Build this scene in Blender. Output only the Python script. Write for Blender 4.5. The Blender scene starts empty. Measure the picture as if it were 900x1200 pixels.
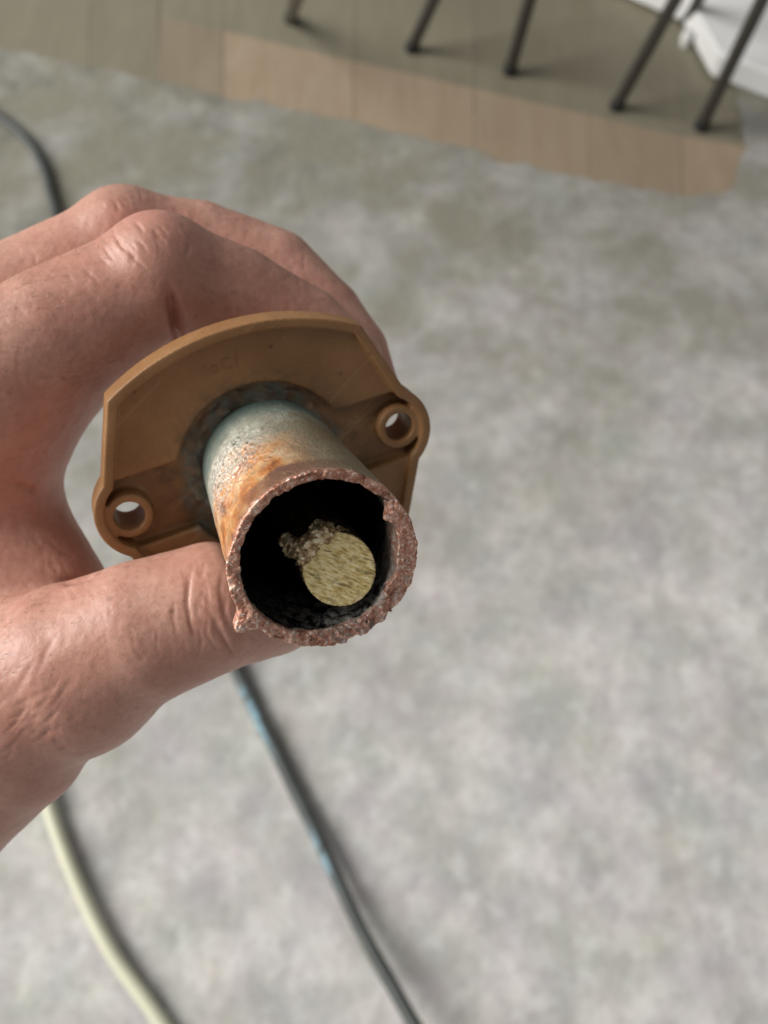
import bpy, bmesh, math
import numpy as np
from mathutils import Matrix, Vector

# ------------------------------------------------------------------ camera, light, exposure
scene = bpy.context.scene
H = 1.2                      # camera height above the floor (m)
PITCH = 62.0                 # degrees below the horizon
F = 600 / math.tan(math.radians(30))     # focal length in photo pixels (900 x 1200)
cam_d = bpy.data.cameras.new('camera')
cam = bpy.data.objects.new('camera', cam_d)
scene.collection.objects.link(cam)
cam.location = (0, 0, H)
cam.rotation_euler = (math.radians(90 - PITCH), 0, 0)
cam_d.sensor_fit = 'VERTICAL'
cam_d.sensor_height = 36
cam_d.lens = 18 / math.tan(math.radians(30))
cam_d.clip_start = 0.005
cam_d.clip_end = 60
cam_d.dof.use_dof = True
cam_d.dof.focus_distance = 0.139
cam_d.dof.aperture_fstop = 19
scene.camera = cam

world = bpy.data.worlds.new('World')
scene.world = world
world.use_nodes = True
world.node_tree.nodes['Background'].inputs[0].default_value = (1.0, 0.98, 0.955, 1)
world.node_tree.nodes['Background'].inputs[1].default_value = 0.225

def area(name, loc, aim, size, power, col):
    d = bpy.data.lights.new(name, 'AREA')
    d.shape = 'RECTANGLE'; d.size = size[0]; d.size_y = size[1]
    d.energy = power; d.color = col
    o = bpy.data.objects.new(name, d)
    scene.collection.objects.link(o)
    o.location = loc
    o.rotation_euler = (Vector(aim) - Vector(loc)).to_track_quat('-Z', 'Y').to_euler()
    return o
wl = area('window_light', (-6.8, 1.1, 5.2), (0.1, 0.4, 0.6), (5.4, 5.4), 1080, (1.0, 0.97, 0.93))

scene.view_settings.view_transform = 'Standard'
scene.view_settings.look = 'None'
scene.view_settings.exposure = 0
scene.view_settings.gamma = 1
scene.render.engine = 'CYCLES'
scene.cycles.use_denoising = True
scene.cycles.max_bounces = 8

CAMROT = Matrix.Rotation(math.radians(90 - PITCH), 3, 'X')
CR = np.array(CAMROT)
CL = np.array([0, 0, H])
def P(px, py, d):            # photo pixel + depth in mm -> millimetres in a frame carried by the camera's axes
    return np.array([(px - 450) / F * d, -(py - 600) / F * d, -d])
def fl(px, py, z=0.0):       # photo pixel -> point on the horizontal plane at height z (m)
    r = CR @ np.array([(px - 450) / F, -(py - 600) / F, -1.0])
    return CL + r * ((z - H) / r[2])
def to_px(p):                # metres, world -> photo pixels
    q = (np.asarray(p) - CL) @ CR
    return 450 + F * q[..., 0] / -q[..., 2], 600 - F * q[..., 1] / -q[..., 2]

# ------------------------------------------------------------------ helpers
COL = scene.collection
def tag(o, label=None, cat=None, group=None, kind=None):
    for k, v in (('label', label), ('category', cat), ('group', group), ('kind', kind)):
        if v: o[k] = v
    return o
def empty(name, matrix):
    o = bpy.data.objects.new(name, None); COL.objects.link(o)
    o.empty_display_size = 0.02; o.matrix_world = matrix
    return o
def mesh_obj(name, verts, faces, mat, parent=None, smooth=True, attrs=None):
    me = bpy.data.meshes.new(name)
    v = np.ascontiguousarray(verts, dtype=np.float32)
    if isinstance(faces, np.ndarray):
        nf, k = faces.shape
        me.vertices.add(len(v)); me.vertices.foreach_set('co', v.ravel())
        me.loops.add(nf * k); me.loops.foreach_set('vertex_index', faces.astype(np.int32).ravel())
        me.polygons.add(nf)
        me.polygons.foreach_set('loop_start', np.arange(0, nf * k, k, dtype=np.int32))
        me.update(calc_edges=True)
    else:
        me.from_pydata([tuple(map(float, p)) for p in v], [], faces)
    me.polygons.foreach_set('use_smooth', np.full(len(me.polygons), smooth))
    for n, a in (attrs or {}).items():
        at = me.attributes.new(n, 'FLOAT', 'POINT')
        at.data.foreach_set('value', np.ascontiguousarray(a, dtype=np.float32))
    me.validate(); me.update()
    me.materials.append(mat)
    o = bpy.data.objects.new(name, me); COL.objects.link(o)
    if parent: o.parent = parent
    return o

_rng = np.random.RandomState(7)
_LAT = _rng.rand(48, 48, 48).astype(np.float32)
def vnoise(p, freq, seed=0):
    q = (np.asarray(p, dtype=np.float64) * freq + 13.7 * seed)
    i = np.floor(q).astype(np.int64); f = (q - i).astype(np.float32)
    f = f * f * (3 - 2 * f); i %= 48; j = (i + 1) % 48
    x0, y0, z0 = i[..., 0], i[..., 1], i[..., 2]; x1, y1, z1 = j[..., 0], j[..., 1], j[..., 2]
    fx, fy, fz = f[..., 0], f[..., 1], f[..., 2]
    a = _LAT[x0, y0, z0] * (1 - fx) + _LAT[x1, y0, z0] * fx
    b = _LAT[x0, y1, z0] * (1 - fx) + _LAT[x1, y1, z0] * fx
    c = _LAT[x0, y0, z1] * (1 - fx) + _LAT[x1, y0, z1] * fx
    d = _LAT[x0, y1, z1] * (1 - fx) + _LAT[x1, y1, z1] * fx
    return ((a * (1 - fy) + b * fy) * (1 - fz) + (c * (1 - fy) + d * fy) * fz) * 2 - 1
def fbm(p, freq, oct=3, seed=0):
    s = 0; a = 1.0
    for k in range(oct):
        s = s + a * vnoise(p, freq * 2.03 ** k, seed + k); a *= .5
    return s
def smin(a, b, k):
    h = np.clip(.5 + .5 * (b - a) / k, 0, 1)
    return b * (1 - h) + a * h - k * h * (1 - h)
def smax(a, b, k): return -smin(-a, -b, k)
def sstep(e0, e1, x):
    t = np.clip((x - e0) / (e1 - e0), 0, 1); return t * t * (3 - 2 * t)

def angdist(t, a): return np.abs((t - math.radians(a) + math.pi) % (2 * math.pi) - math.pi)
def bumpa(t, a, w): return np.exp(-(angdist(t, a) / math.radians(w)) ** 2)
def grid(lo, hi, h):
    ax = [np.arange(lo[i], hi[i] + h, h, dtype=np.float32) for i in range(3)]
    return np.stack(np.meshgrid(*ax, indexing='ij'), -1)
def field(fn, lo, hi, h, c=4):     # evaluate a distance field finely only near its surface
    lo = np.array(lo, np.float32); n = [int(math.ceil((hi[i] - lo[i]) / (h * c))) + 1 for i in range(3)]
    C = fn(np.stack(np.meshgrid(*[lo[i] + (np.arange(n[i]) + .5) * h * c - h * .5 for i in range(3)], indexing='ij'), -1))
    near = np.abs(C) < h * c * 1.35
    V = np.repeat(np.repeat(np.repeat(np.where(C < 0, -9.0, 9.0).astype(np.float32), c, 0), c, 1), c, 2)
    M = np.repeat(np.repeat(np.repeat(near, c, 0), c, 1), c, 2)
    ii = np.argwhere(M)
    out = np.empty(len(ii), np.float32)
    for k in range(0, len(ii), 400000):
        out[k:k + 400000] = fn((lo + ii[k:k + 400000] * h).astype(np.float32))
    V[M] = out
    for a in range(3):                      # close whatever reaches the edge of the grid
        W = np.moveaxis(V, a, 0); W[0] = np.maximum(W[0], .4); W[-1] = np.maximum(W[-1], .4)
    return V
def surface_nets(V, lo, h):
    ins = V < 0
    c = [(i, j, k) for i in (0, 1) for j in (0, 1) for k in (0, 1)]
    n = [s - 1 for s in V.shape]
    sl = lambda A, o: A[o[0]:o[0] + n[0], o[1]:o[1] + n[1], o[2]:o[2] + n[2]]
    cnt = np.zeros(n, np.int8)
    for o in c: cnt += sl(ins, o)
    act = (cnt > 0) & (cnt < 8)
    idx = np.argwhere(act)
    vid = np.full(n, -1, np.int64); vid[act] = np.arange(len(idx))
    vals = np.stack([V[idx[:, 0] + o[0], idx[:, 1] + o[1], idx[:, 2] + o[2]] for o in c], 1)
    pos = np.zeros((len(idx), 3)); w = np.zeros(len(idx))
    for a in range(8):
        for b in range(a + 1, 8):
            oa, ob = np.array(c[a]), np.array(c[b])
            if np.abs(oa - ob).sum() != 1: continue
            va, vb = vals[:, a], vals[:, b]
            m = (va < 0) != (vb < 0)
            t = np.where(m, va / np.where(m, va - vb, 1), 0)
            pos += np.where(m[:, None], oa + t[:, None] * (ob - oa), 0); w += m
    verts = (idx + pos / w[:, None]) * h + np.array(lo)
    faces = []
    for ax in range(3):
        u, v = [(1, 2), (2, 0), (0, 1)][ax]
        s0 = [slice(None)] * 3; s1 = [slice(None)] * 3
        s0[ax] = slice(0, -1); s1[ax] = slice(1, None)
        A, B = ins[tuple(s0)], ins[tuple(s1)]
        for sgn, M in ((0, A & ~B), (1, ~A & B)):
            e = np.argwhere(M)
            e = e[(e[:, u] > 0) & (e[:, v] > 0) & (e[:, u] < n[u]) & (e[:, v] < n[v]) & (e[:, ax] < n[ax])]
            du = np.zeros(3, int); du[u] = 1; dv = np.zeros(3, int); dv[v] = 1
            q = [e - du - dv, e - dv, e, e - du]
            q = np.stack([vid[x[:, 0], x[:, 1], x[:, 2]] for x in q], 1)
            if sgn: q = q[:, ::-1]
            faces.append(q)
    f = np.concatenate(faces)
    f = f[(f >= 0).all(1)]
    return verts, f
def vnormals(v, f):
    n = np.zeros_like(v)
    fn = np.cross(v[f[:, 2]] - v[f[:, 0]], v[f[:, 3]] - v[f[:, 1]])
    for k in range(4):
        for ax in range(3):
            n[:, ax] += np.bincount(f[:, k], fn[:, ax], len(v))
    return n / (np.linalg.norm(n, axis=1, keepdims=True) + 1e-12)
def relax(v, f, it=2, lam=.5):
    for _ in range(it):
        s = np.zeros_like(v); w = np.zeros(len(v))
        for k in range(4):
            a, b = f[:, k], f[:, (k + 1) % 4]
            for ax in range(3):
                s[:, ax] += np.bincount(a, v[b, ax], len(v)) + np.bincount(b, v[a, ax], len(v))
            w += np.bincount(a, None, len(v)) + np.bincount(b, None, len(v))
        v = v + lam * (s / w[:, None] - v)
    return v
def quads_split(v, f):      # one linear subdivision of a quad mesh
    e = np.sort(np.concatenate([f[:, [k, (k + 1) % 4]] for k in range(4)]), 1)
    ue, inv = np.unique(e, axis=0, return_inverse=True)
    inv = inv.reshape(-1); nf = len(f); nv = len(v); ne = len(ue)
    em = (v[ue[:, 0]] + v[ue[:, 1]]) / 2; fm = v[f].mean(1)
    ei = [inv[k * nf:(k + 1) * nf] + nv for k in range(4)]
    fi = np.arange(nf) + nv + ne
    F2 = np.concatenate([np.stack([f[:, k], ei[k], fi, ei[(k + 3) % 4]], 1) for k in range(4)])
    return np.concatenate([v, em, fm]), F2

# ------------------------------------------------------------------ materials
class MT:
    def __init__(s, name):
        s.m = bpy.data.materials.new(name); s.m.use_nodes = True
        s.t = s.m.node_tree; s.b = s.t.nodes['Principled BSDF']
        s.tc = s.t.nodes.new('ShaderNodeTexCoord')
    def set(s, **k):
        for n, v in k.items():
            i = s.b.inputs[n.replace('_', ' ')]
            if hasattr(v, 'is_output') or isinstance(v, bpy.types.NodeSocket): s.t.links.new(v, i)
            else: i.default_value = v
        return s
    def put(s, sock, v):
        if isinstance(v, bpy.types.NodeSocket): s.t.links.new(v, sock)
        else: sock.default_value = v
    def coord(s, scale=(1, 1, 1), rot=(0, 0, 0), loc=(0, 0, 0)):
        n = s.t.nodes.new('ShaderNodeMapping')
        n.inputs['Scale'].default_value = scale; n.inputs['Rotation'].default_value = rot
        n.inputs['Location'].default_value = loc
        s.t.links.new(s.tc.outputs['Object'], n.inputs[0]); return n.outputs[0]
    def coordt(s, scale, rot):
        n = s.t.nodes.new('ShaderNodeMapping'); n.vector_type = 'TEXTURE'
        n.inputs['Scale'].default_value = scale; n.inputs['Rotation'].default_value = rot
        s.t.links.new(s.tc.outputs['Object'], n.inputs[0]); return n.outputs[0]
    def noise(s, scale, detail=4, rough=.55, vec=None, dist=0, color=False):
        n = s.t.nodes.new('ShaderNodeTexNoise')
        n.inputs['Scale'].default_value = scale; n.inputs['Detail'].default_value = detail
        n.inputs['Roughness'].default_value = rough; n.inputs['Distortion'].default_value = dist
        s.t.links.new(vec if vec is not None else s.tc.outputs['Object'], n.inputs['Vector'])
        return n.outputs['Color' if color else 'Fac']
    def voro(s, scale, vec=None, feat='F1', out='Distance'):
        n = s.t.nodes.new('ShaderNodeTexVoronoi'); n.feature = feat
        n.inputs['Scale'].default_value = scale
        s.t.links.new(vec if vec is not None else s.tc.outputs['Object'], n.inputs['Vector'])
        return n.outputs[out]
    def ramp(s, fac, stops):
        n = s.t.nodes.new('ShaderNodeValToRGB'); e = n.color_ramp.elements
        while len(e) < len(stops): e.new(.5)
        for x, (p, c) in zip(e, stops):
            x.position = p; x.color = (c, c, c, 1) if isinstance(c, (int, float)) else (*c, 1)
        s.t.links.new(fac, n.inputs[0]); return n.outputs[0]
    def mix(s, fac, a, b, mode='MIX'):
        n = s.t.nodes.new('ShaderNodeMix'); n.data_type = 'RGBA'; n.blend_type = mode
        n.clamp_factor = True
        s.put(n.inputs[0], fac)
        for i, v in ((6, a), (7, b)):
            s.put(n.inputs[i], (*v, 1) if isinstance(v, tuple) and len(v) == 3 else v)
        return n.outputs[2]
    def math(s, op, a, b=0.0, clamp=False):
        n = s.t.nodes.new('ShaderNodeMath'); n.operation = op; n.use_clamp = clamp
        s.put(n.inputs[0], a); s.put(n.inputs[1], b); return n.outputs[0]
    def attr(s, name):
        n = s.t.nodes.new('ShaderNodeAttribute'); n.attribute_name = name; return n.outputs['Fac']
    def sep(s, i):
        n = s.t.nodes.new('ShaderNodeSeparateXYZ'); s.t.links.new(s.tc.outputs['Object'], n.inputs[0]); return n.outputs[i]
    def rnd(s):
        n = s.t.nodes.new('ShaderNodeObjectInfo'); return n.outputs['Random']
    def bump(s, h, strength=.5, dist=.001, prev=None):
        n = s.t.nodes.new('ShaderNodeBump'); n.inputs['Strength'].default_value = strength
        n.inputs['Distance'].default_value = dist
        s.t.links.new(h, n.inputs['Height'])
        if prev is not None: s.t.links.new(prev, n.inputs['Normal'])
        s.last = n.outputs[0]; s.t.links.new(n.outputs[0], s.b.inputs['Normal']); return n.outputs[0]

def mat_carpet():
    m = MT('grey_carpet')
    b = m.noise(11, 3, .5, dist=.2); c = m.noise(170, 3, .7); d = m.noise(34, 3, .55)
    base = m.ramp(b, [(.36, (.46, .446, .433)), (.50, (.54, .528, .512)), (.64, (.63, .62, .603))])
    base = m.mix(m.ramp(d, [(.36, .38), (.52, 0.0)]), base, (.42, .405, .40))
    base = m.mix(m.ramp(d, [(.54, 0.0), (.66, .45)]), base, (.68, .685, .67))
    base = m.mix(.10, base, m.noise(11, 3, .6, color=True), 'OVERLAY')
    dirt_shade = m.ramp(m.math('MULTIPLY', m.math('SUBTRACT', m.sep(1), m.math('MULTIPLY', m.sep(0), .45)), .6), [(.14, 0.0), (.42, .42), (.75, .8), (.95, 1.0)])      # trodden dirt plus painted-in shade, darker towards the boards and the left
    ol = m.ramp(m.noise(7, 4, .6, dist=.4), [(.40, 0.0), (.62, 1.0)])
    base = m.mix(m.math('MULTIPLY', m.math('ADD', m.math('MULTIPLY', ol, .35), .65), dirt_shade), base, (.175, .174, .143))
    sp = m.math('MAXIMUM', m.ramp(m.noise(12, 2, .45), [(.54, 0.0), (.68, .6)]), m.ramp(m.noise(4.6, 4, .6), [(.47, 0.0), (.60, .75)]))
    base = m.mix(m.math('MULTIPLY', sp, m.math('MULTIPLY', dirt_shade, 1.6), True), base, (.225, .215, .168))
    base = m.mix(m.ramp(m.noise(95, 3, .7), [(.36, .30), (.48, 0.0)]), base, (.30, .29, .275))
    m.set(Base_Color=base, Roughness=.95, Specular_IOR_Level=.1)
    m.b.inputs['Sheen Weight'].default_value = .1
    m.bump(c, .3, .002); return m.m
def mat_plain(name, col, rough=.6, var=.12, scale=20, bump=0, metal=0, spec=.5):
    m = MT(name); n = m.noise(scale, 5, .6)
    m.set(Base_Color=m.mix(m.math('MULTIPLY', n, 1.0), tuple(c * (1 - var) for c in col), tuple(min(1, c * (1 + var)) for c in col)),
          Roughness=rough, Metallic=metal, Specular_IOR_Level=spec)
    if bump: m.bump(n, .5, bump)
    return m.m
def mat_wood(name, c0, c1):
    m = MT(name); r = m.rnd()
    v = m.coord((14, 2.2, 2)); g = m.noise(2.2, 6, .65, v, .6); s = m.noise(5, 4, .6)
    col = m.mix(m.ramp(g, [(.3, 0.0), (.7, 1.0)]), c0, c1)
    col = m.mix(m.math('MULTIPLY', s, .5), col, tuple(c * .72 for c in c0))
    col = m.mix(m.math('MULTIPLY', r, .35), col, (.20, .17, .12))
    m.set(Base_Color=col, Roughness=.55, Specular_IOR_Level=.35); m.bump(g, .25, .001); return m.m
def mat_skin():
    m = MT('skin')
    red = m.attr('red')
    big = m.noise(48, 4, .6); mid = m.noise(230, 4, .65); fine = m.noise(900, 4, .7)
    col = m.ramp(big, [(.3, (.50, .25, .185)), (.5, (.60, .325, .25)), (.7, (.69, .41, .325))])
    col = m.mix(m.ramp(mid, [(.34, .42), (.60, 0.0)]), col, (.47, .205, .155))
    col = m.mix(m.math('MULTIPLY', red, .55, True), col, (.52, .195, .155))
    col = m.mix(m.ramp(fine, [(.36, .35), (.5, 0.0)]), col, (.38, .19, .13))
    col = m.mix(m.ramp(m.noise(30, 2, .5), [(.56, 0.0), (.72, .22)]), col, (.42, .33, .26))
    fr = m.ramp(m.voro(150), [(.05, .5), (.11, 0.0)])
    col = m.mix(fr, col, (.30, .14, .09))
    m.set(Base_Color=col, Specular_IOR_Level=.5)
    m.set(Roughness=m.ramp(fine, [(.3, .32), (.7, .52)]))
    m.b.inputs['Subsurface Weight'].default_value = .25
    m.b.inputs['Subsurface Radius'].default_value = (1.0, .35, .2)
    m.b.inputs['Subsurface Scale'].default_value = .002
    l1 = m.noise(1500, 4, .7, m.coordt((1, 2.4, 1), (0, 0, .7)), .5)
    l2 = m.noise(1500, 4, .7, m.coordt((1, 2.4, 1), (0, 0, -.8)), .5)
    m.bump(m.math('ADD', l1, l2), .20, .0004); return m.m
def mat_flange():
    m = MT('tan_plastic')
    a = m.noise(90, 4, .6); b = m.noise(900, 3, .6)
    col = m.ramp(a, [(.3, (.255, .125, .048)), (.55, (.31, .158, .064)), (.75, (.355, .19, .083))])
    d = m.attr('deposit')
    col = m.mix(m.math('MULTIPLY', d, m.ramp(m.noise(420, 4, .7), [(.35, .3), (.65, 1.0)])), col, (.16, .215, .195))
    grime_shade = m.math('MULTIPLY', m.attr('grime_shade'), m.ramp(m.noise(230, 4, .65), [(.38, 0.0), (.66, 1.0)]))  # grime together with painted recess shade
    col = m.mix(m.math('MULTIPLY', grime_shade, .7), col, (.10, .06, .03))
    sp = m.ramp(m.voro(180), [(.05, .7), (.10, 0.0)])
    col = m.mix(sp, col, (.17, .065, .035))
    sc = m.ramp(m.noise(700, 2, .5, m.coordt((30, 1, 1), (0, 0, .5)), .2), [(.64, 0.0), (.70, .5)])
    col = m.mix(sc, col, (.38, .22, .11))
    du = m.ramp(m.noise(1500, 3, .7), [(.60, 0.0), (.68, .45)])
    col = m.mix(du, col, (.37, .24, .14))
    m.set(Base_Color=col, Roughness=m.ramp(m.noise(240, 4, .6), [(.3, .36), (.7, .58)]), Specular_IOR_Level=.5)
    m.bump(m.math('ADD', b, m.math('MULTIPLY', m.noise(130, 3, .5), 1.5)), .2, .0003); return m.m
def mat_tube():
    m = MT('oxidised_copper')
    z = m.sep(2); n1 = m.noise(160, 5, .62); n2 = m.noise(620, 5, .7); n3 = m.noise(1700, 3, .7)
    st = m.noise(300, 4, .6, m.coord((1, 1, .18)))
    # dull green-grey oxide on the pipe, chalky lime scale, orange heat stain, fresh copper at the cut
    oxide = m.ramp(n1, [(.3, (.19, .205, .155)), (.5, (.32, .335, .27)), (.72, (.50, .51, .43))])
    oxide = m.mix(m.ramp(st, [(.4, .45), (.6, 0.0)]), oxide, (.20, .165, .115))
    oxide = m.mix(m.math('MULTIPLY', m.attr('bare'), m.ramp(st, [(.3, .4), (.6, .95)])), oxide, (.27, .215, .13))
    blue = m.math('MULTIPLY', m.attr('teal'), m.ramp(n1, [(.3, .55), (.6, 1.0)]))
    oxide = m.mix(blue, oxide, (.155, .235, .215))
    stain = m.ramp(m.noise(330, 5, .65, m.coord((1, 1, .5))), [(.34, (.25, .08, .028)), (.47, (.56, .21, .06)), (.57, (.70, .36, .14)), (.70, (.80, .58, .36))])
    fs = m.math('MULTIPLY', m.attr('stain'), m.ramp(n2, [(.30, .4), (.5, 1.0)]))
    col = m.mix(fs, oxide, stain)
    band = m.attr('band')
    col = m.mix(m.math('MULTIPLY', band, m.ramp(n2, [(.25, .55), (.55, 1.0)])), col, (.19, .105, .075))
    lime = m.attr('lime')
    col = m.mix(m.math('MULTIPLY', lime, m.ramp(n3, [(.44, 0.0), (.54, .95)])), col, (.74, .68, .60))
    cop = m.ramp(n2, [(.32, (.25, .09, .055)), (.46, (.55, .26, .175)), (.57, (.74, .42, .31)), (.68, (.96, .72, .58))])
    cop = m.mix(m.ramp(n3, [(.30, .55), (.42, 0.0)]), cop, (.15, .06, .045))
    cop = m.mix(m.ramp(n3, [(.57, 0.0), (.63, .9)]), cop, (1, .92, .86))  # near-white flecks paint metal glints into the colour
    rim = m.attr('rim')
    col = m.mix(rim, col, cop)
    soot_shade = m.math('MULTIPLY', m.attr('soot_shade'), m.ramp(n2, [(.62, 1.0), (.80, .82)]))  # soot black that also paints in the deep bore's shade
    col = m.mix(soot_shade, col, (.006, .006, .006))
    ash = m.math('MULTIPLY', m.attr('ash'), m.ramp(n2, [(.42, 0.0), (.60, .9)]))
    col = m.mix(ash, col, (.27, .25, .23))
    metal = m.math('MULTIPLY', m.math('ADD', m.math('MULTIPLY', rim, .45), m.math('ADD', m.math('MULTIPLY', fs, .25), m.math('MULTIPLY', m.attr('bare'), .45))), m.math('SUBTRACT', 1.0, m.attr('soot_shade')), True)
    m.set(Base_Color=col, Metallic=metal, Roughness=m.ramp(n2, [(.3, .30), (.65, .55)]), Specular_IOR_Level=m.math('MULTIPLY', m.math('SUBTRACT', 1.0, m.attr('soot_shade')), .5))
    b1 = m.bump(m.math('ADD', n2, m.math('MULTIPLY', n3, 1.0)), .55, .00045)
    return m.m
def mat_brass():
    m = MT('sawn_brass')
    g = m.noise(2600, 3, .7, m.coordt((40, 1, 1), (0, 0, math.radians(-43))), .1)
    n = m.noise(700, 4, .6)
    col = m.ramp(g, [(.30, (.30, .20, .05)), (.40, (.62, .46, .17)), (.50, (.84, .67, .31)), (.64, (1.0, .88, .53))])
    col = m.mix(m.ramp(n, [(.34, .6), (.46, 0.0)]), col, (.30, .23, .10))
    sc = m.noise(900, 2, .5, m.coordt((26, 1, 1), (0, 0, math.radians(-36))))
    col = m.mix(m.ramp(sc, [(.30, .8), (.36, 0.0)]), col, (.13, .09, .03))
    side = m.attr('side')
    col = m.mix(m.math('MULTIPLY', side, m.ramp(n, [(.2, .6), (.5, 1.0)])), col, (.022, .018, .013))
    m.set(Base_Color=col, Metallic=m.math('SUBTRACT', .22, m.math('MULTIPLY', side, .15)), Roughness=m.ramp(g, [(.3, .55), (.7, .36)]))
    m.bump(g, .6, .0003); return m.m
def mat_crust():
    m = MT('melted_slag'); n = m.noise(800, 5, .7)
    col = m.ramp(n, [(.32, (.06, .036, .018)), (.43, (.32, .20, .10)), (.52, (.62, .46, .26)), (.62, (1, .90, .66))])
    m.set(Base_Color=col, Metallic=.4, Roughness=.25); m.bump(n, .6, .0004); return m.m
def mat_blue_cable():
    m = MT('grey_cable_with_blue_paint')
    n = m.noise(30, 4, .6); p = m.noise(6.5, 2, .5)
    col = m.ramp(n, [(.3, (.045, .052, .050)), (.7, (.085, .095, .090))])
    col = m.mix(m.math('MULTIPLY', m.attr('paint'), m.ramp(m.noise(60, 3, .6), [(.38, 0.0), (.5, 1.0)])), col, (.20, .36, .44))
    m.set(Base_Color=col, Roughness=.55); return m.m

M_CARPET = mat_carpet()
M_SUB = mat_plain('subfloor', (.22, .20, .17), .9, .2, 6)
M_TAN = mat_wood('tan_laminate', (.33, .25, .17), (.41, .325, .235))
M_OLIVE = mat_wood('olive_laminate', (.205, .19, .135), (.27, .25, .185))
M_MID = mat_wood('brown_laminate', (.235, .195, .135), (.31, .26, .185))
M_LEG = mat_plain('dark_metal', (.095, .09, .08), .38, .25, 40, metal=.7)
M_FOOT = mat_plain('black_rubber', (.02, .02, .02), .7, .2, 60)
M_SEAT = mat_plain('black_vinyl', (.03, .03, .03), .5, .2, 60)
M_WHITE = mat_plain('white_lacquer', (.87, .88, .87), .35, .04, 8)
M_CREAM = mat_plain('cream_rubber', (.66, .66, .50), .5, .1, 30)
M_BLACK = mat_blue_cable()
M_SKIN, M_FLANGE, M_TUBE, M_BRASS, M_CRUST = mat_skin(), mat_flange(), mat_tube(), mat_brass(), mat_crust()

# ------------------------------------------------------------------ the floor
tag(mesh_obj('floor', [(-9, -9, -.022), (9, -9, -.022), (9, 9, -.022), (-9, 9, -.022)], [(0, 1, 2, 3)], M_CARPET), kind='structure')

EDGE = [(-420, -30), (-200, 10), (0, 47), (60, 66), (100, 74), (200, 96), (300, 118), (400, 134), (480, 153), (560, 172),
        (640, 196), (720, 212), (800, 229), (845, 224), (866, 204), (872, 184), (862, 130), (852, 60), (846, 0), (838, -90), (825, -230)]
poly = np.array([fl(*p)[:2] for p in EDGE] + [fl(-420, -230)[:2]])
def inside_poly(pts, poly):
    x, y = pts[..., 0], pts[..., 1]; r = np.zeros(x.shape, bool)
    for i in range(len(poly)):
        (x0, y0), (x1, y1) = poly[i], poly[i - 1]
        if y0 == y1: continue
        r ^= ((y0 > y) != (y1 > y)) & (x < (x1 - x0) * (y - y0) / (y1 - y0) + x0)
    return r
h = .0055
gx = np.arange(-1.6, 1.9, h); gy = np.arange(-.7, 3.6, h)
X, Y = np.meshgrid(gx, gy, indexing='ij')
XY0 = np.stack([X, Y, np.zeros_like(X)], -1)
warp = np.stack([fbm(XY0, 14, 3, 3), fbm(XY0, 14, 3, 8)], -1) * .012 + np.stack([fbm(XY0, 70, 2, 3), fbm(XY0, 70, 2, 8)], -1) * .003
keep = ~inside_poly(XY0[..., :2] + warp, poly)
Z = -.004 + .0014 * fbm(XY0, 16, 2, 1) + .0007 * fbm(XY0, 90, 2, 5)
V = np.stack([X, Y, Z], -1).reshape(-1, 3)
nx, ny = X.shape
I = np.arange(nx * ny).reshape(nx, ny)
ok = keep[:-1, :-1] & keep[1:, :-1] & keep[1:, 1:] & keep[:-1, 1:]
fc = np.stack([I[:-1, :-1], I[1:, :-1], I[1:, 1:], I[:-1, 1:]], -1)[ok]
used = np.unique(fc); rem = np.full(nx * ny, -1); rem[used] = np.arange(len(used))
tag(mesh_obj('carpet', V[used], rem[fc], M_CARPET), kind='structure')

# laminate boards: a paler border row along the carpet, a darker field behind it
boards = empty('laminate_floor', Matrix.Translation(fl(450, 60, -.016)))
tag(boards, kind='structure')
org = np.array(boards.location)
def board(pix, mat):
    top = np.array([fl(x, y, -.012) for x, y in pix]); n = len(top)
    c = top.mean(0); d = top - c
    L = np.linalg.norm(d, axis=1, keepdims=True); top = c + d * (1 - .0005 / L)
    bev = c + (top - c) * (1 - .001 / L) + np.array([0, 0, .0015])
    v = np.concatenate([bev, top, top - np.array([0, 0, .008])]) - org
    f = [tuple(range(n))[::-1]]
    for a in (0, n):
        for i in range(n): j = (i + 1) % n; f.append((a + i, a + j, a + n + j, a + n + i))
    o = mesh_obj('plank', v, f, mat, boards, smooth=False)
    return o
def up(x):                    # seam between border row and field, as a line in the photo's floor
    return np.interp(x, [-420, 250, 870], [-119, 34, 176])
def lo(x): return np.interp(x, [p[0] for p in EDGE[:16]], [p[1] for p in EDGE[:16]]) + 22
seams = [-420, -260, -120, -20, 104, 186, 262, 415, 556, 690, 800, 905]
for a, b in zip(seams[:-1], seams[1:]):
    if a >= 186:
        board([(a, lo(a)), (b, lo(b)), (b, up(b)), (a, up(a))], M_MID if a < 262 else M_TAN)
        board([(a, up(a)), (b, up(b)), (b + 4, -105), (a + 4, -105)], M_OLIVE)
    else:
        board([(a, lo(a)), (b, lo(b)), (b + 4, -105), (a + 4, -105)], M_OLIVE)
    board([(a + 4, -105), (b + 4, -105), (b + 8, -235), (a + 8, -235)], M_OLIVE)

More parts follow.
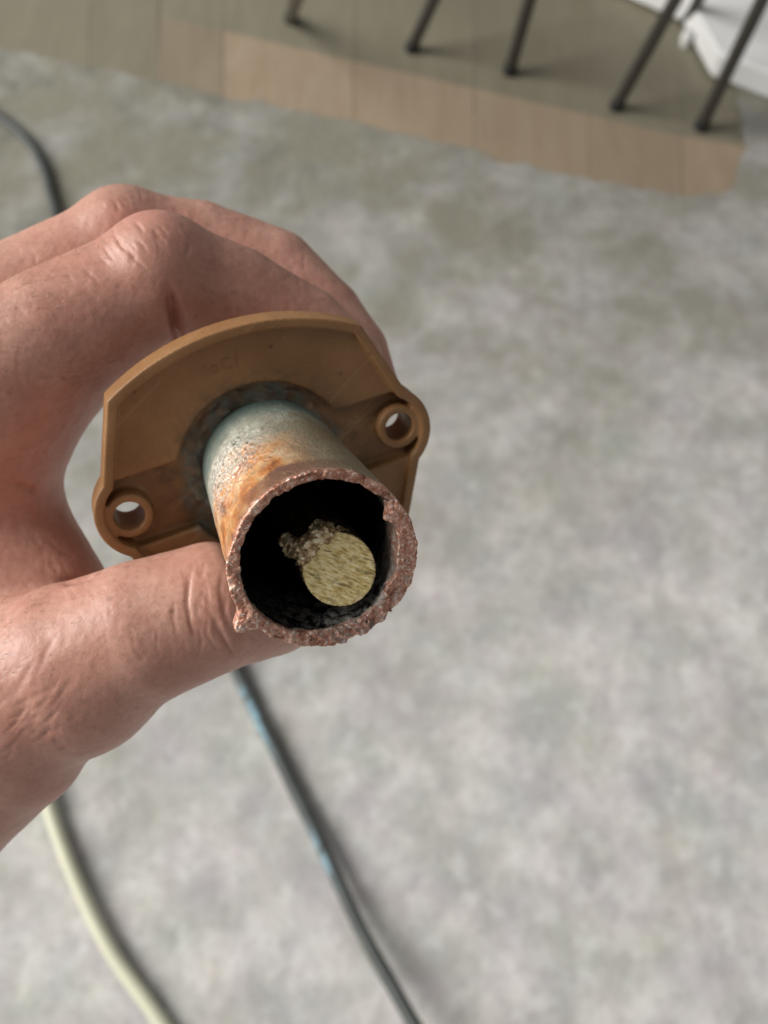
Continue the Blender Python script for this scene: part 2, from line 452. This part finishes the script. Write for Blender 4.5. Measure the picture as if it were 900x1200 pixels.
# ------------------------------------------------------------------ tubes
def sweep(pts, rad, seg=14, cap=True):
    pts = np.array(pts, float); n = len(pts)
    rad = np.full(n, rad) if np.isscalar(rad) else np.array(rad)
    t = np.gradient(pts, axis=0); t /= np.linalg.norm(t, axis=1, keepdims=True)
    ref = np.array([0, 0, 1.0]) if abs(t[0, 2]) < .8 else np.array([1.0, 0, 0])
    a = np.cross(t, ref); a /= np.linalg.norm(a, axis=1, keepdims=True); b = np.cross(t, a)
    th = np.linspace(0, 2 * math.pi, seg, endpoint=False)
    v = pts[:, None] + rad[:, None, None] * (np.cos(th)[None, :, None] * a[:, None] + np.sin(th)[None, :, None] * b[:, None])
    f = [(i * seg + k, i * seg + (k + 1) % seg, (i + 1) * seg + (k + 1) % seg, (i + 1) * seg + k) for i in range(n - 1) for k in range(seg)]
    f += [tuple(range(seg)), tuple(range((n - 1) * seg, n * seg))[::-1]]
    return v.reshape(-1, 3), f
def spline(pts, n=90):
    pts = np.array(pts, float); P_ = np.vstack([2 * pts[0] - pts[1], pts, 2 * pts[-1] - pts[-2]])
    out = []
    for i in range(1, len(P_) - 2):
        for t in np.linspace(0, 1, max(2, n // (len(pts) - 1)), endpoint=False):
            p0, p1, p2, p3 = P_[i - 1:i + 3]
            out.append(.5 * ((2 * p1) + (p2 - p0) * t + (2 * p0 - 5 * p1 + 4 * p2 - p3) * t * t + (3 * p1 - p0 - 3 * p2 + p3) * t ** 3))
    out.append(pts[-1]); return np.array(out)

# cream cable at lower left
r = .0090
cp = [fl(x, y, z) for x, y, z in ((-260, 560, r), (-120, 700, r), (-20, 800, r), (38, 880, r), (60, 955, r), (90, 1035, r), (130, 1115, r), (176, 1180, r), (222, 1250, r), (285, 1360, r))]
o = tag(mesh_obj('cable', *sweep(spline(cp), r), M_CREAM), 'cream cable on the carpet running down from under the wrist', 'cable', 'cables on the carpet')
# dark cable: enters at upper left, passes behind the hand, leaves at the bottom a little above the carpet
r = .0086
cp = [fl(x, y, z) for x, y, z in ((-170, 60, r), (-80, 95, r), (0, 138, r), (42, 178, r), (62, 235, r), (72, 300, r), (110, 400, r), (165, 520, r), (215, 640, r), (262, 752, r),
      (300, 832, r), (340, 915, r), (385, 1010, r + .006), (425, 1090, r + .016), (463, 1158, r + .03), (508, 1240, r + .05), (585, 1370, r + .09))]
sp = spline(cp, 160)
sp[:, 0] += .0035 * vnoise(sp, 9, 3); sp[:, 1] += .0035 * vnoise(sp, 9, 7)
vv, ff = sweep(sp, r * (1 + .10 * vnoise(sp, 22, 5)), 16)
px, py = to_px(vv)
sidew = np.linspace(0, 2 * math.pi, 16, endpoint=False)
sidemask = np.tile((np.cos(sidew - math.pi * .75) > .2).astype(float), len(sp))
paint = (np.exp(-((py - 848) / 26) ** 2) + np.exp(-((py - 1002) / 24) ** 2) + .7 * np.exp(-((py - 815) / 8) ** 2))
west = (px - np.interp(py, [770, 832, 915, 1010, 1090], [270, 300, 340, 385, 428])) < -1
o = tag(mesh_obj('cable', vv, ff, M_BLACK, attrs={'paint': paint * west}),
        'dark grey cable with light blue paint marks curving past the hand to the bottom edge', 'cable', 'cables on the carpet')

# ------------------------------------------------------------------ metal stools at the top
def leg_top(foot_px, top_px, hgt):
    f = fl(*foot_px); best = None
    d = np.array(top_px, float) - np.array(foot_px)
    for k in np.linspace(.2, 12, 600):
        q = np.array(foot_px) + d * k
        if q[1] < -900: break
        p = fl(q[0], q[1], hgt); e = np.hypot(*(p - f)[:2])
        if best is None or e < best[0]: best = (e, p)
    return best[1]
def stool(legs, label):
    hgt = .78
    feet = [fl(*a) for a, b in legs]; tops = [leg_top(a, b, hgt) for a, b in legs]
    base = np.mean(feet, 0)
    root = empty('metal_stool', Matrix.Translation(base)); tag(root, label, 'stool', 'metal stools on the laminate')
    for f, t in zip(feet, tops):
        f = f + np.array([0, 0, -.0095])
        d = (t - f) / np.linalg.norm(t - f)
        pts = np.array([f + d * s for s in (.012, .02, .15, .3)] + [t])
        lg = mesh_obj('leg', *sweep(pts - base, [.0125, .0125, .0125, .013, .0132]), M_LEG, root)
        ft = np.array([f, f + d * .003, f + d * .020, f + d * .022]) - base
        mesh_obj('rubber_foot', *sweep(ft, [.0125, .0148, .0145, .0126]), M_FOOT, lg)
    c = np.mean(tops, 0); R = max(np.hypot(*(t - c)[:2]) for t in tops) + .035
    th = np.linspace(0, 2 * math.pi, 49)
    rp = np.stack([c[0] - base[0] + R * np.cos(th), c[1] - base[1] + R * np.sin(th), np.full(49, c[2] - base[2])], 1)
    mesh_obj('seat_ring', *sweep(rp, .010, 12), M_LEG, root)
    # ring that ties the legs together under the seat
    ring = [np.array([f + (t - f) * .72 for f, t in zip(feet, tops)])]
    q = ring[0]; cc = q.mean(0); order = np.argsort(np.arctan2(*(q - cc)[:, :2].T)); q = q[order]
    for i in range(len(q)):
        mesh_obj('stretcher', *sweep(np.linspace(q[i], q[(i + 1) % len(q)], 3) - base, .006, 10), M_LEG, root)
    return root
o_ = (83, -97)
def shift(l, d): return ((l[0][0] + d[0], l[0][1] + d[1]), (l[1][0] + d[0], l[1][1] + d[1]))
L1, L2, L3 = ((340, 17), (345, 0)), ((481, 54), (506, 0)), ((597, 81), (620, 0))
L4, L5, L6 = ((722, 122), (790, 0)), ((822, 146), (893, 0)), ((806, 22), (826, -16))
stool([L1, L2, shift(L2, (70, -110)), shift(L1, (70, -110))], 'dark metal stool legs farthest left along the top edge')
stool([L3, L4, L6, shift(L3, o_)], 'dark metal stool with legs left of the white platform at the top')
stool([L5, shift(L5, (125, 30)), shift(L5, (208, -67)), shift(L5, o_)], 'dark metal stool leg in front of the white platform, nearest right edge')

# white platform, top right, with a bevelled corner
root = empty('white_platform', Matrix.Translation(fl(860, 60)))
tag(root, 'low white platform with an angled corner in the upper right corner', 'platform')
org = np.array(root.location)
base = [fl(*p) for p in ((700, -22), (745, 0), (799, 24), (834, 88), (900, 114), (1010, 150), (1060, 60), (900, -120))]
def prism(base, z0, z1, org, bev=.004):
    b = np.array(base); c = b.mean(0); n = len(b)
    rings = []
    for z, s in ((z0, 0), (z1 - bev, 0), (z1, bev)):
        d = b - c; L = np.linalg.norm(d[:, :2], axis=1, keepdims=True)
        q = c + d * (1 - s / L); q[:, 2] = z; rings.append(q - org)
    f = [tuple(range(n))[::-1], tuple(range(2 * n, 3 * n))]
    for a in (0, n):
        for i in range(n): j = (i + 1) % n; f.append((a + i, a + j, a + n + j, a + n + i))
    return np.concatenate(rings), f
def inset(b, s):
    b = np.array(b); c = b.mean(0); d = b - c; L = np.linalg.norm(d, axis=1, keepdims=True); return c + d * (1 - s / L)
v, f = prism(base, 0.0, .05, org); mesh_obj('body', v, f, M_WHITE, root, smooth=False)
kb = fl(806, 41, .012)
v, f = sweep([kb - org + np.array([0, 0, z]) for z in (-.022, -.012, 0, .008, .014)], [.009, .012, .012, .009, .004], 20)
mesh_obj('levelling_foot', v, f, M_WHITE, root)

# ------------------------------------------------------------------ the flanged pipe (millimetres in its own frame: u along the holes, n along the pipe)
nA = np.array([.325, -.386, .863]); nA /= np.linalg.norm(nA)
c0 = P(316.5, 553.5, 169)
onp = lambda x, y: (lambda q: q * (c0 @ nA) / (q @ nA))(P(x, y, 1.0))
uA = onp(471, 508.5) - onp(154.5, 613.5); uA /= np.linalg.norm(uA)
vA = np.cross(nA, uA)
R3 = np.stack([uA, vA, nA], 1)                   # pipe frame -> camera axes
RW = CR @ R3
MW = Matrix.Translation(CL + CR @ (c0 / 1000)) @ Matrix(RW).to_4x4()
pipe = empty('flanged_pipe', MW)
tag(pipe, 'sawn copper pipe with tan plastic mounting flange, held in the hand', 'pipe fitting')
def toloc(p): return (np.asarray(p) - c0) @ R3    # camera-axes mm -> pipe frame mm

def outline(u, v):
    au, av = np.abs(u), np.abs(v)
    d = np.maximum(np.hypot(u, av - (28.6 - 47.6)) - 47.6, .928 * au + .371 * av - 30.3)
    return np.minimum(d, np.hypot(au - 24.0, v) - 9.4)
def flange_sdf(G):
    u, v, z = G[..., 0], G[..., 1], G[..., 2]
    d2 = outline(u, v); r = np.hypot(u, v)
    zb = lambda a, b: np.maximum(a - z, z - b)
    plate = smax(d2, zb(-5.9, -4.8), .3)
    lip = smax(smax(d2, -(d2 + 1.9), .25), zb(-5.9, 0), .35)
    shelf = smax(smax(smax(d2, 7.1 - np.abs(v), .2), 17.1 - r, .2), zb(-5.9, -1.9), .28)
    s = smin(plate, lip, .45); s = smin(s, shelf, .4)
    e = np.hypot(np.abs(u) - 27.2, v)
    boss = smax(smax(e - 4.4, zb(-10.5, -.9), .5), d2, .3)
    s = smin(s, boss, .9)
    s = smin(s, smax(r - 19, zb(-9, -4.9), .6), .5)
    scale = smax(r - 15.2 - 1.3 * vnoise(G, .35, 11), zb(-5.4, -4.2 + .9 * vnoise(G, .6, 12)), .4)   # corroded joint round the pipe
    s = smin(s, scale, .8)
    return smax(s, 2.85 - e, .35)
hh = .3; lo_ = (-35, -30.5, -11.5); v, f = surface_nets(field(flange_sdf, lo_, (35, 30.5, 1.2), hh), lo_, hh)
v = relax(v, f, 1, .35)
v[:, 2] += .05 * vnoise(v, .25, 4)
rr = np.hypot(v[:, 0], v[:, 1])
front = sstep(-5.7, -4.95, v[:, 2])
dep = sstep(16.8, 14.2, rr + 1.6 * vnoise(v, .3, 8) - 1.6 * bumpa(np.arctan2(v[:, 1], v[:, 0]), 190, 50)) * front
grime_shade = np.clip(sstep(22, 16.5, rr) + .55 * sstep(7.6, 6.2, np.abs(v[:, 1])) * (v[:, 2] < -2.6), 0, 1) * front  # grime round the pipe, recess shade painted into the ear channels
flange = mesh_obj('flange', v / 1000, f, M_FLANGE, pipe, attrs={'deposit': dep, 'grime_shade': grime_shade})
flange['label'] = 'tan plastic flange with two bolt holes and a raised lip'
# faint moulded characters on the upper shelf (barely legible in the photograph)
tx = bpy.data.curves.new('moulded_lettering', 'FONT'); tx.body = 'IoCI'; tx.size = .0030; tx.extrude = .00008; tx.space_character = 1.25
to = bpy.data.objects.new('moulded_lettering', tx); COL.objects.link(to)
dg = bpy.context.evaluated_depsgraph_get()
tm = bpy.data.meshes.new_from_object(to.evaluated_get(dg)); bpy.data.objects.remove(to)
tm.materials.clear(); tm.materials.append(M_FLANGE)
to = bpy.data.objects.new('moulded_lettering', tm); COL.objects.link(to); to.parent = flange
to.location = (-.0062, .0210, -.00184)

# pipe wall
LT = 38.6; RO, RI = 14.4, 12.9
def tube_sdf(G):
    x, y, z = G[..., 0], G[..., 1], G[..., 2]
    tp = np.clip(1 - z / LT, 0, 1.1); x = x - .75 * tp
    r = np.hypot(x, y); t = np.arctan2(y, x)
    near = sstep(LT - 5, LT - .5, z)
    ns = vnoise(G, .55, 2); nf = vnoise(G, 1.5, 5); nm = vnoise(G, .22, 9); n4 = vnoise(G, 2.9, 14)
    ro = RO - 1.25 * tp + .10 * nm + near * (.10 * ns + .05 * nf + .07 * n4)
    ro += near * (.55 * sstep(.62, .2, angdist(t, 180)) + .55 * bumpa(t, 258, 34) + .5 * bumpa(t, 300, 26) + .9 * bumpa(t, -20, 34))
    lime = bumpa(t, 128, 30) * sstep(5, 11, z) * sstep(30, 23, z)
    ro += lime * np.clip(.55 * nf + .35 * ns + .05, 0, 1)
    ro += sstep(LT - 3.4, LT - 1.2, z) * 2.4 * bumpa(t, 201, 5.5)
    ri = RI - 1.25 * tp - near * (.35 * bumpa(t, 260, 60) + .14 * nf + .14 * ns + .10 * n4) - sstep(LT - 10, LT - 1.5, z) * (.75 * bumpa(t, -15, 30) + .3 * ns * bumpa(t, -30, 60))
    ri -= sstep(LT - 2.6, LT - 1.0, z) * 1.5 * bumpa(t, 16, 6)
    ri -= sstep(LT - 14, LT - 4, z) * .7 * bumpa(t, 278, 38) * (1 + ns)
    top = LT - 1.0 * y / RO * .9 +   .22 * ns + .12 * nf + .16 * n4 - .55 * bumpa(t, 165, 10) + .7 * bumpa(t, 201, 8) - 1.3 * bumpa(t, 24, 5)
    top += .35 * bumpa(t, 285, 35) * nf
    w = np.maximum(r - ro, ri - r)
    return smax(smax(w, z - top, .25), -4.2 - z, .2)
hh = .17; lo_ = (-18, -17.5, -5); v, f = surface_nets(field(tube_sdf, lo_, (17.5, 17.5, 42.5), hh), lo_, hh)
v = relax(v, f, 1, .25)
N = vnormals(v, f)
x, y, z = v.T; r = np.hypot(x, y); t = np.arctan2(y, x)
rad = (N[:, 0] * x + N[:, 1] * y) / r
inner = sstep(.15, -.35, rad)
topz = LT - .9 * y / RO
n1 = fbm(v, .35, 3, 21)
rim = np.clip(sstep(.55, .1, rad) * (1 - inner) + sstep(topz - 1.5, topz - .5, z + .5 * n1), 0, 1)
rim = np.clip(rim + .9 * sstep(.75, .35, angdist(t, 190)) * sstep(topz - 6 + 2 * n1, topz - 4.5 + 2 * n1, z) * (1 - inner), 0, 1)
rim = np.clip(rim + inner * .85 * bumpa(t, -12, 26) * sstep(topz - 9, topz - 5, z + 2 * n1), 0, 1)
soot_shade = inner * (1 - .92 * np.clip(bumpa(t, -12, 24) * sstep(topz - 10, topz - 6, z + 2 * n1), 0, 1))  # soot and painted shade over the inner wall
soot_shade = np.where(z > topz - 1.0, soot_shade * .25, soot_shade)
ash = inner * np.clip(1.3 * bumpa(t, 290, 52) * sstep(topz - 17, topz - 6, z + 3 * n1), 0, 1)
outer = 1 - inner
stain = outer * np.clip(1.25 * bumpa(t, 146, 40) * sstep(12, 21, z + 5 * n1) + .8 * bumpa(t, 105, 24) * sstep(15, 23, z + 5 * n1), 0, 1)
band = outer * bumpa(t, 96, 34) * sstep(topz - 6.5, topz - 4.8, z + .9 * n1)
lime = outer * np.clip(bumpa(t, 132, 30) * sstep(4, 10, z + 2 * n1) * sstep(31, 20, z + 3 * n1), 0, 1)
bare = outer * bumpa(t, 48, 40) * sstep(4, 14, z + 3 * n1)
teal = outer * sstep(7.5, -1, z + 2.5 * n1)
tube = mesh_obj('copper_tube', v / 1000, f, M_TUBE, pipe, attrs={'rim': rim, 'soot_shade': soot_shade, 'ash': ash, 'stain': stain, 'band': band, 'lime': lime, 'bare': bare, 'teal': teal})
tube['label'] = 'oxidised copper pipe with torn sawn rim and inside blackened by soot and painted shade'

# brass rod inside
rc = toloc(P(398, 668, 139.5))
ax = np.array([.02, .05, 1.0]); ax /= np.linalg.norm(ax)
tocam = toloc(np.zeros(3)) - rc; tocam /= np.linalg.norm(tocam)
fn = ax * .45 + tocam * .55; fn /= np.linalg.norm(fn)        # the saw went through a little askew
def rod_sdf(G):
    q = G - rc
    s = q @ ax; rr = np.linalg.norm(q - s[..., None] * ax, axis=-1)
    return smax(smax(rr - 5.8 - .05 * vnoise(G, .6, 3), q @ fn - .04 * vnoise(G, 1.2, 6), .22), -(s + 36), .3)
hh = .24; lo_ = rc + np.array([-8, -9, -39]); v, f = surface_nets(field(rod_sdf, lo_, rc + np.array([8, 8, 3.5]), hh), lo_, hh); v = relax(v, f, 1, .3)
N = vnormals(v, f)
rod = mesh_obj('brass_rod', v / 1000, f, M_BRASS, pipe, attrs={'side': sstep(.8, .5, N @ fn)})
def locpt(px, py, d): return toloc(P(px, py, d))
blobs = [(344, 640, 141, 1.9), (337, 634, 141.6, 1.2), (351, 646, 140.4, 1.7), (358, 651, 139.7, 1.7), (362, 641, 139.6, 1.9), (370, 634, 139.6, 1.9), (379, 629, 139.8, 2.0), (388, 627, 140.2, 1.9),
         (396, 627, 140.8, 1.6), (358, 660, 139.8, 1.4), (360, 669, 140.3, 1.0), (376, 625, 142, 2.2), (404, 630, 141, 1.0)]
def slag_sdf(G):
    s = np.full(G.shape[:-1], 50, np.float32)
    for px, py, d, r_ in blobs: s = smin(s, np.linalg.norm(G - locpt(px, py, d), axis=-1) - r_ * .88, .8)
    return s - .5 * vnoise(G, .8, 4) - .38 * vnoise(G, 1.9, 8)
lo_ = rc + np.array([-12, -6, -7.5]); hh = .16; v, f = surface_nets(field(slag_sdf, lo_, rc + np.array([5, 10.5, 4]), hh), lo_, hh)
slag = mesh_obj('slag', v / 1000, f, M_CRUST, rod)
slag['label'] = 'lumpy melted slag clinging to the rod edge'

# ------------------------------------------------------------------ the hand (millimetres in camera axes, baked to world)
def cone(G, a, b, ra, rb):
    a = np.asarray(a, np.float32); b = np.asarray(b, np.float32); ab = b - a
    t = np.clip(((G - a) @ ab) / (ab @ ab), 0, 1)
    return np.linalg.norm(G - a - t[..., None] * ab, axis=-1) - (ra + (rb - ra) * t)
def chain(G, js, k=3.0):
    s = None
    for (a, b) in zip(js[:-1], js[1:]):
        d = cone(G, P(*a[:3]), P(*b[:3]), a[3], b[3]); s = d if s is None else smin(s, d, .4)
    return s
def ball(G, px, py, d, r_): return np.linalg.norm(G - P(px, py, d).astype(np.float32), axis=-1) - r_
INDEX = [(-45, 482, 168, 16), (65, 400, 171, 13.6), (192, 327, 175, 11.8), (275, 350, 180, 10.6), (355, 390, 184, 9.6), (404, 424, 184, 8.0)]
MIDDLE = [(-95, 432, 185, 14.5), (25, 352, 190, 12.4), (152, 287, 194, 11.4), (235, 294, 198, 10.6), (322, 322, 200, 10.0), (378, 372, 199, 9.2), (411, 415, 197, 8.5), (427, 452, 194, 7.4)]
RING = [(-125, 410, 204, 13.5), (10, 350, 210, 11.6), (128, 318, 213, 10.8), (300, 356, 217, 9.6), (380, 420, 212, 8.0)]
LITTLE = [(-150, 455, 222, 12.0), (0, 395, 228, 10.2), (100, 365, 231, 9.2), (235, 395, 232, 8.2), (300, 445, 228, 7.0)]
THUMB = [(-95, 868, 172, 20.5), (0, 822, 165, 18.0), (85, 778, 160.5, 15.0), (165, 742, 158.5, 12.9), (248, 712, 160.5, 11.9), (318, 704, 167, 10.4), (352, 702, 171, 8.6)]
def hand_sdf(G):
    idx = chain(G, INDEX, 4)
    idx = smin(idx, ball(G, 187, 314, 171, 10.3), 3)              # knuckle
    idx = smin(idx, cone(G, P(34, 440, 174), P(-11, 552, 176), 13.0, 13.2), 6)
    idx = smin(idx, cone(G, P(45, 420, 177), P(175, 352, 184), 13.4, 11.5), 4)     # pad at the finger's root
    mid = chain(G, MIDDLE, 4); mid = smin(mid, ball(G, 146, 277, 192, 10.3), 3)
    rin = chain(G, RING, 4); lit = chain(G, LITTLE, 4)
    s = smin(idx, mid, .9); s = smin(s, rin, .9); s = smin(s, lit, .9)
    th = chain(G, THUMB, 5)
    th = smin(th, ball(G, 105, 812, 160, 10.5), 5)
    th = smin(th, cone(G, P(20, 880, 166), P(-120, 960, 176), 11, 20), 7)
    palm = cone(G, P(-130, 520, 190), P(-190, 860, 195), 27, 28)
    palm = smin(palm, cone(G, P(-70, 480, 176), P(-160, 800, 180), 17, 22), 8)
    palm = smin(palm, cone(G, P(-170, 520, 212), P(-230, 860, 212), 20, 22), 8)
    web = cone(G, P(-6, 600, 183), P(58, 698, 177), 13.0, 11.8)
    web = smin(web, cone(G, P(-60, 600, 182), P(-20, 720, 180), 18, 18), 8)
    palm = smin(palm, web, 6)
    palm = smin(palm, cone(G, P(-200, 880, 195), P(-330, 1300, 205), 30, 27), 12)   # wrist
    palm = smin(palm, cone(G, P(-170, 900, 180), P(-300, 1300, 188), 20, 22), 12)
    s = smin(s, palm, 5)
    s = smin(s, th, 2.2)
    q = toloc(G)
    near = smax(np.hypot(q[..., 0], q[..., 1]) - 14.45, np.maximum(-4 - q[..., 2], q[..., 2] - 45), .3)
    fl_ = smax(outline(q[..., 0], q[..., 1]), np.maximum(-6.4 - q[..., 2], q[..., 2]), .3)
    return smax(smax(s, .1 - near, 1.0), .1 - fl_, .8)
hh = .68; lo_ = (-140, -150, -252); v, f = surface_nets(field(hand_sdf, lo_, (12, 88, -138), hh), lo_, hh)
v = relax(v, f, 5, .5)
v, f = quads_split(v, f); v = relax(v, f, 2, .5)
N = vnormals(v, f)
px = 450 + F * v[:, 0] / -v[:, 2]; py = 600 - F * v[:, 1] / -v[:, 2]
vis = (px > -40) & (px < 520) & (py > 180) & (py < 1010)
# one more split where the camera sees it closely
fv = vis[f].all(1)
view = -v / np.linalg.norm(v, axis=1, keepdims=True)
face = sstep(-.1, .25, (N * view).sum(1))
def pl_dist(x, y, pts):
    d = np.full(x.shape, 1e9); u = np.zeros(x.shape); n = len(pts) - 1
    for i, ((x0, y0), (x1, y1)) in enumerate(zip(pts[:-1], pts[1:])):
        dx, dy = x1 - x0, y1 - y0
        t = np.clip(((x - x0) * dx + (y - y0) * dy) / (dx * dx + dy * dy), 0, 1)
        e = np.hypot(x - x0 - t * dx, y - y0 - t * dy)
        u = np.where(e < d, (i + t) / n, u); d = np.minimum(d, e)
    return d, np.minimum(sstep(0, .4, u), sstep(1, .75, u))
# skin folds: (polyline on the photo, width px, depth mm)
FOLDS = [([(197, 326), (200, 352), (208, 385), (220, 440)], 12, 2.4), ([(202, 352), (208, 384), (218, 425)], 4, 1.2), ([(134, 276), (142, 288), (150, 296)], 3.0, .40), ([(156, 259), (163, 265), (170, 274)], 3.0, .30), ([(224, 282), (220, 294), (216, 302)], 3.5, .25),
         ([(150, 297), (162, 306), (176, 320)], 3, .22), ([(115, 300), (128, 312)], 3, .16), ([(100, 318), (116, 330)], 3, .14),
         ([(2, 566), (22, 568), (34, 573), (46, 573)], 7, .9), ([(60, 681), (90, 680), (112, 674)], 7, .7),
         ([(230, 652), (222, 678), (219, 705), (223, 732), (232, 752)], 4.0, .42), ([(262, 660), (258, 690), (262, 715), (272, 742)], 4.5, .28), ([(249, 715), (256, 738), (268, 760), (274, 770)], 5, .5),
         ([(290, 735), (298, 752)], 5, .35), ([(205, 700), (203, 725), (208, 745)], 3.5, .18), ([(240, 655), (236, 680)], 3, .2)]
rs = np.random.RandomState(5)
def fine(n, cx, cy, sx, sy, ang, spread, length, w, dep):       # many short fine skin lines round a joint
    for _ in range(n):
        x, y = cx + rs.randn() * sx, cy + rs.randn() * sy
        a = math.radians(ang + rs.randn() * spread); L = length * rs.uniform(.4, 1.2); bend = rs.uniform(-.25, .25)
        dx, dy = math.cos(a) * L / 2, math.sin(a) * L / 2
        FOLDS.append(([(x - dx, y - dy), (x - dy * bend, y + dx * bend), (x + dx, y + dy)], w * rs.uniform(.7, 1.3), dep * rs.uniform(.4, 1.2)))
fine(26, 34, 822, 26, 24, -50, 10, 52, 3.8, .13)
fine(14, 40, 850, 24, 16, -25, 16, 30, 3.4, .12)
fine(14, 165, 290, 22, 16, 52, 12, 26, 3.0, .17)
fine(10, 135, 240, 18, 10, 55, 14, 20, 3.0, .12)
fine(16, 235, 705, 16, 34, 82, 12, 42, 3.0, .14)
fine(14, 60, 340, 50, 25, 60, 20, 24, 3.0, .08)
fine(14, 60, 640, 30, 25, 70, 20, 30, 3.4, .10)
fine(16, 120, 740, 45, 25, 75, 15, 30, 3.0, .07)
fine(12, 280, 320, 50, 14, 75, 18, 26, 3.0, .07)
disp = np.zeros(len(v)); redness = np.zeros(len(v))
wob = 2.2 * vnoise(v, .25, 31)
for pts, w, dep in FOLDS:
    w *= .62; dep *= .8
    qx, qy = zip(*pts); mg = 8 * w
    k = np.flatnonzero((px > min(qx) - mg) & (px < max(qx) + mg) & (py > min(qy) - mg) & (py < max(qy) + mg))
    d, tp = pl_dist(px[k], py[k], pts)
    d = np.abs(d + wob[k] * min(1, w / 5)); tp = tp * face[k]
    disp[k] -= dep * np.exp(-(d / w) ** 2) * tp - dep * .12 * np.exp(-((d - 2.6 * w) / (2.2 * w)) ** 2) * tp
    redness[k] += .12 * min(1, dep) * np.exp(-(d / (2.5 * w)) ** 2)
disp += .24 * fbm(v, .055, 2, 2) + .055 * fbm(v, .25, 2, 6) + .04 * fbm(v * np.array([1, .6, 1]), .9, 2, 12)
v2 = v + N * disp[:, None]
for (a, b, w, s) in ((165, 290, 75, .55), (130, 245, 60, .4), (60, 430, 95, .5), (20, 620, 70, .55), (95, 520, 60, .35), (300, 340, 80, .3), (290, 700, 60, .45), (60, 830, 70, .4), (460, 430, 50, .5)):
    redness += s * np.exp(-((px - a) ** 2 + (py - b) ** 2) / w ** 2)
redness *= .6 + .5 * fbm(v, .12, 3, 17)
VW = CL + (v2 / 1000) @ CR.T
wrist = CL + CR @ (P(-180, 880, 190) / 1000)
hand = mesh_obj('person', VW - wrist, f, M_SKIN, attrs={'red': np.clip(redness, 0, 1)})
hand.location = wrist
tag(hand, 'bare left hand gripping the tan flange, thumb pressed against the pipe', 'person')

# sparse pale hairs on the backs of the fingers and the thumb's root
rh = np.random.RandomState(11)
def cand(x0, x1, y0, y1): return np.flatnonzero((px > x0) & (px < x1) & (py > y0) & (py < y1) & ((N * view).sum(1) > .15) & (v[:, 2] > -185))
hv, hf = [], []
for (x0, x1, y0, y1), n, dirpx in (((-20, 120, 290, 460), 150, (.8, -.6)), ((-20, 90, 700, 880), 60, (.9, -.4)), ((230, 330, 290, 350), 40, (.8, .5))):
    c_ = cand(x0, x1, y0, y1)
    for i in rh.choice(c_, n):
        p, nn = v2[i], N[i]
        d = np.array([dirpx[0], -dirpx[1], 0.0]) + rh.randn(3) * .35
        d -= nn * (d @ nn); d /= np.linalg.norm(d); L = rh.uniform(2.0, 4.5)
        pts = np.array([p - nn * .1, p + d * L * .4 + nn * L * .22, p + d * L + nn * L * .30])
        a = np.cross(d, nn)
        for q, r_ in zip(pts, (.034, .028, .008)):
            hv += [q + a * r_, q - a * r_ * .5 + nn * r_ * .87, q - a * r_ * .5 - nn * r_ * .87]
        b = len(hv) - 9
        for g in (0, 3):
            for k in range(3): hf.append((b + g + k, b + g + (k + 1) % 3, b + g + 3 + (k + 1) % 3, b + g + 3 + k))
M_HAIR = mat_plain('fine_hair', (.30, .19, .11), .4, .2, 60)
tag(mesh_obj('hair', CL + (np.array(hv) / 1000) @ CR.T - wrist, hf, M_HAIR, hand), kind='stuff')
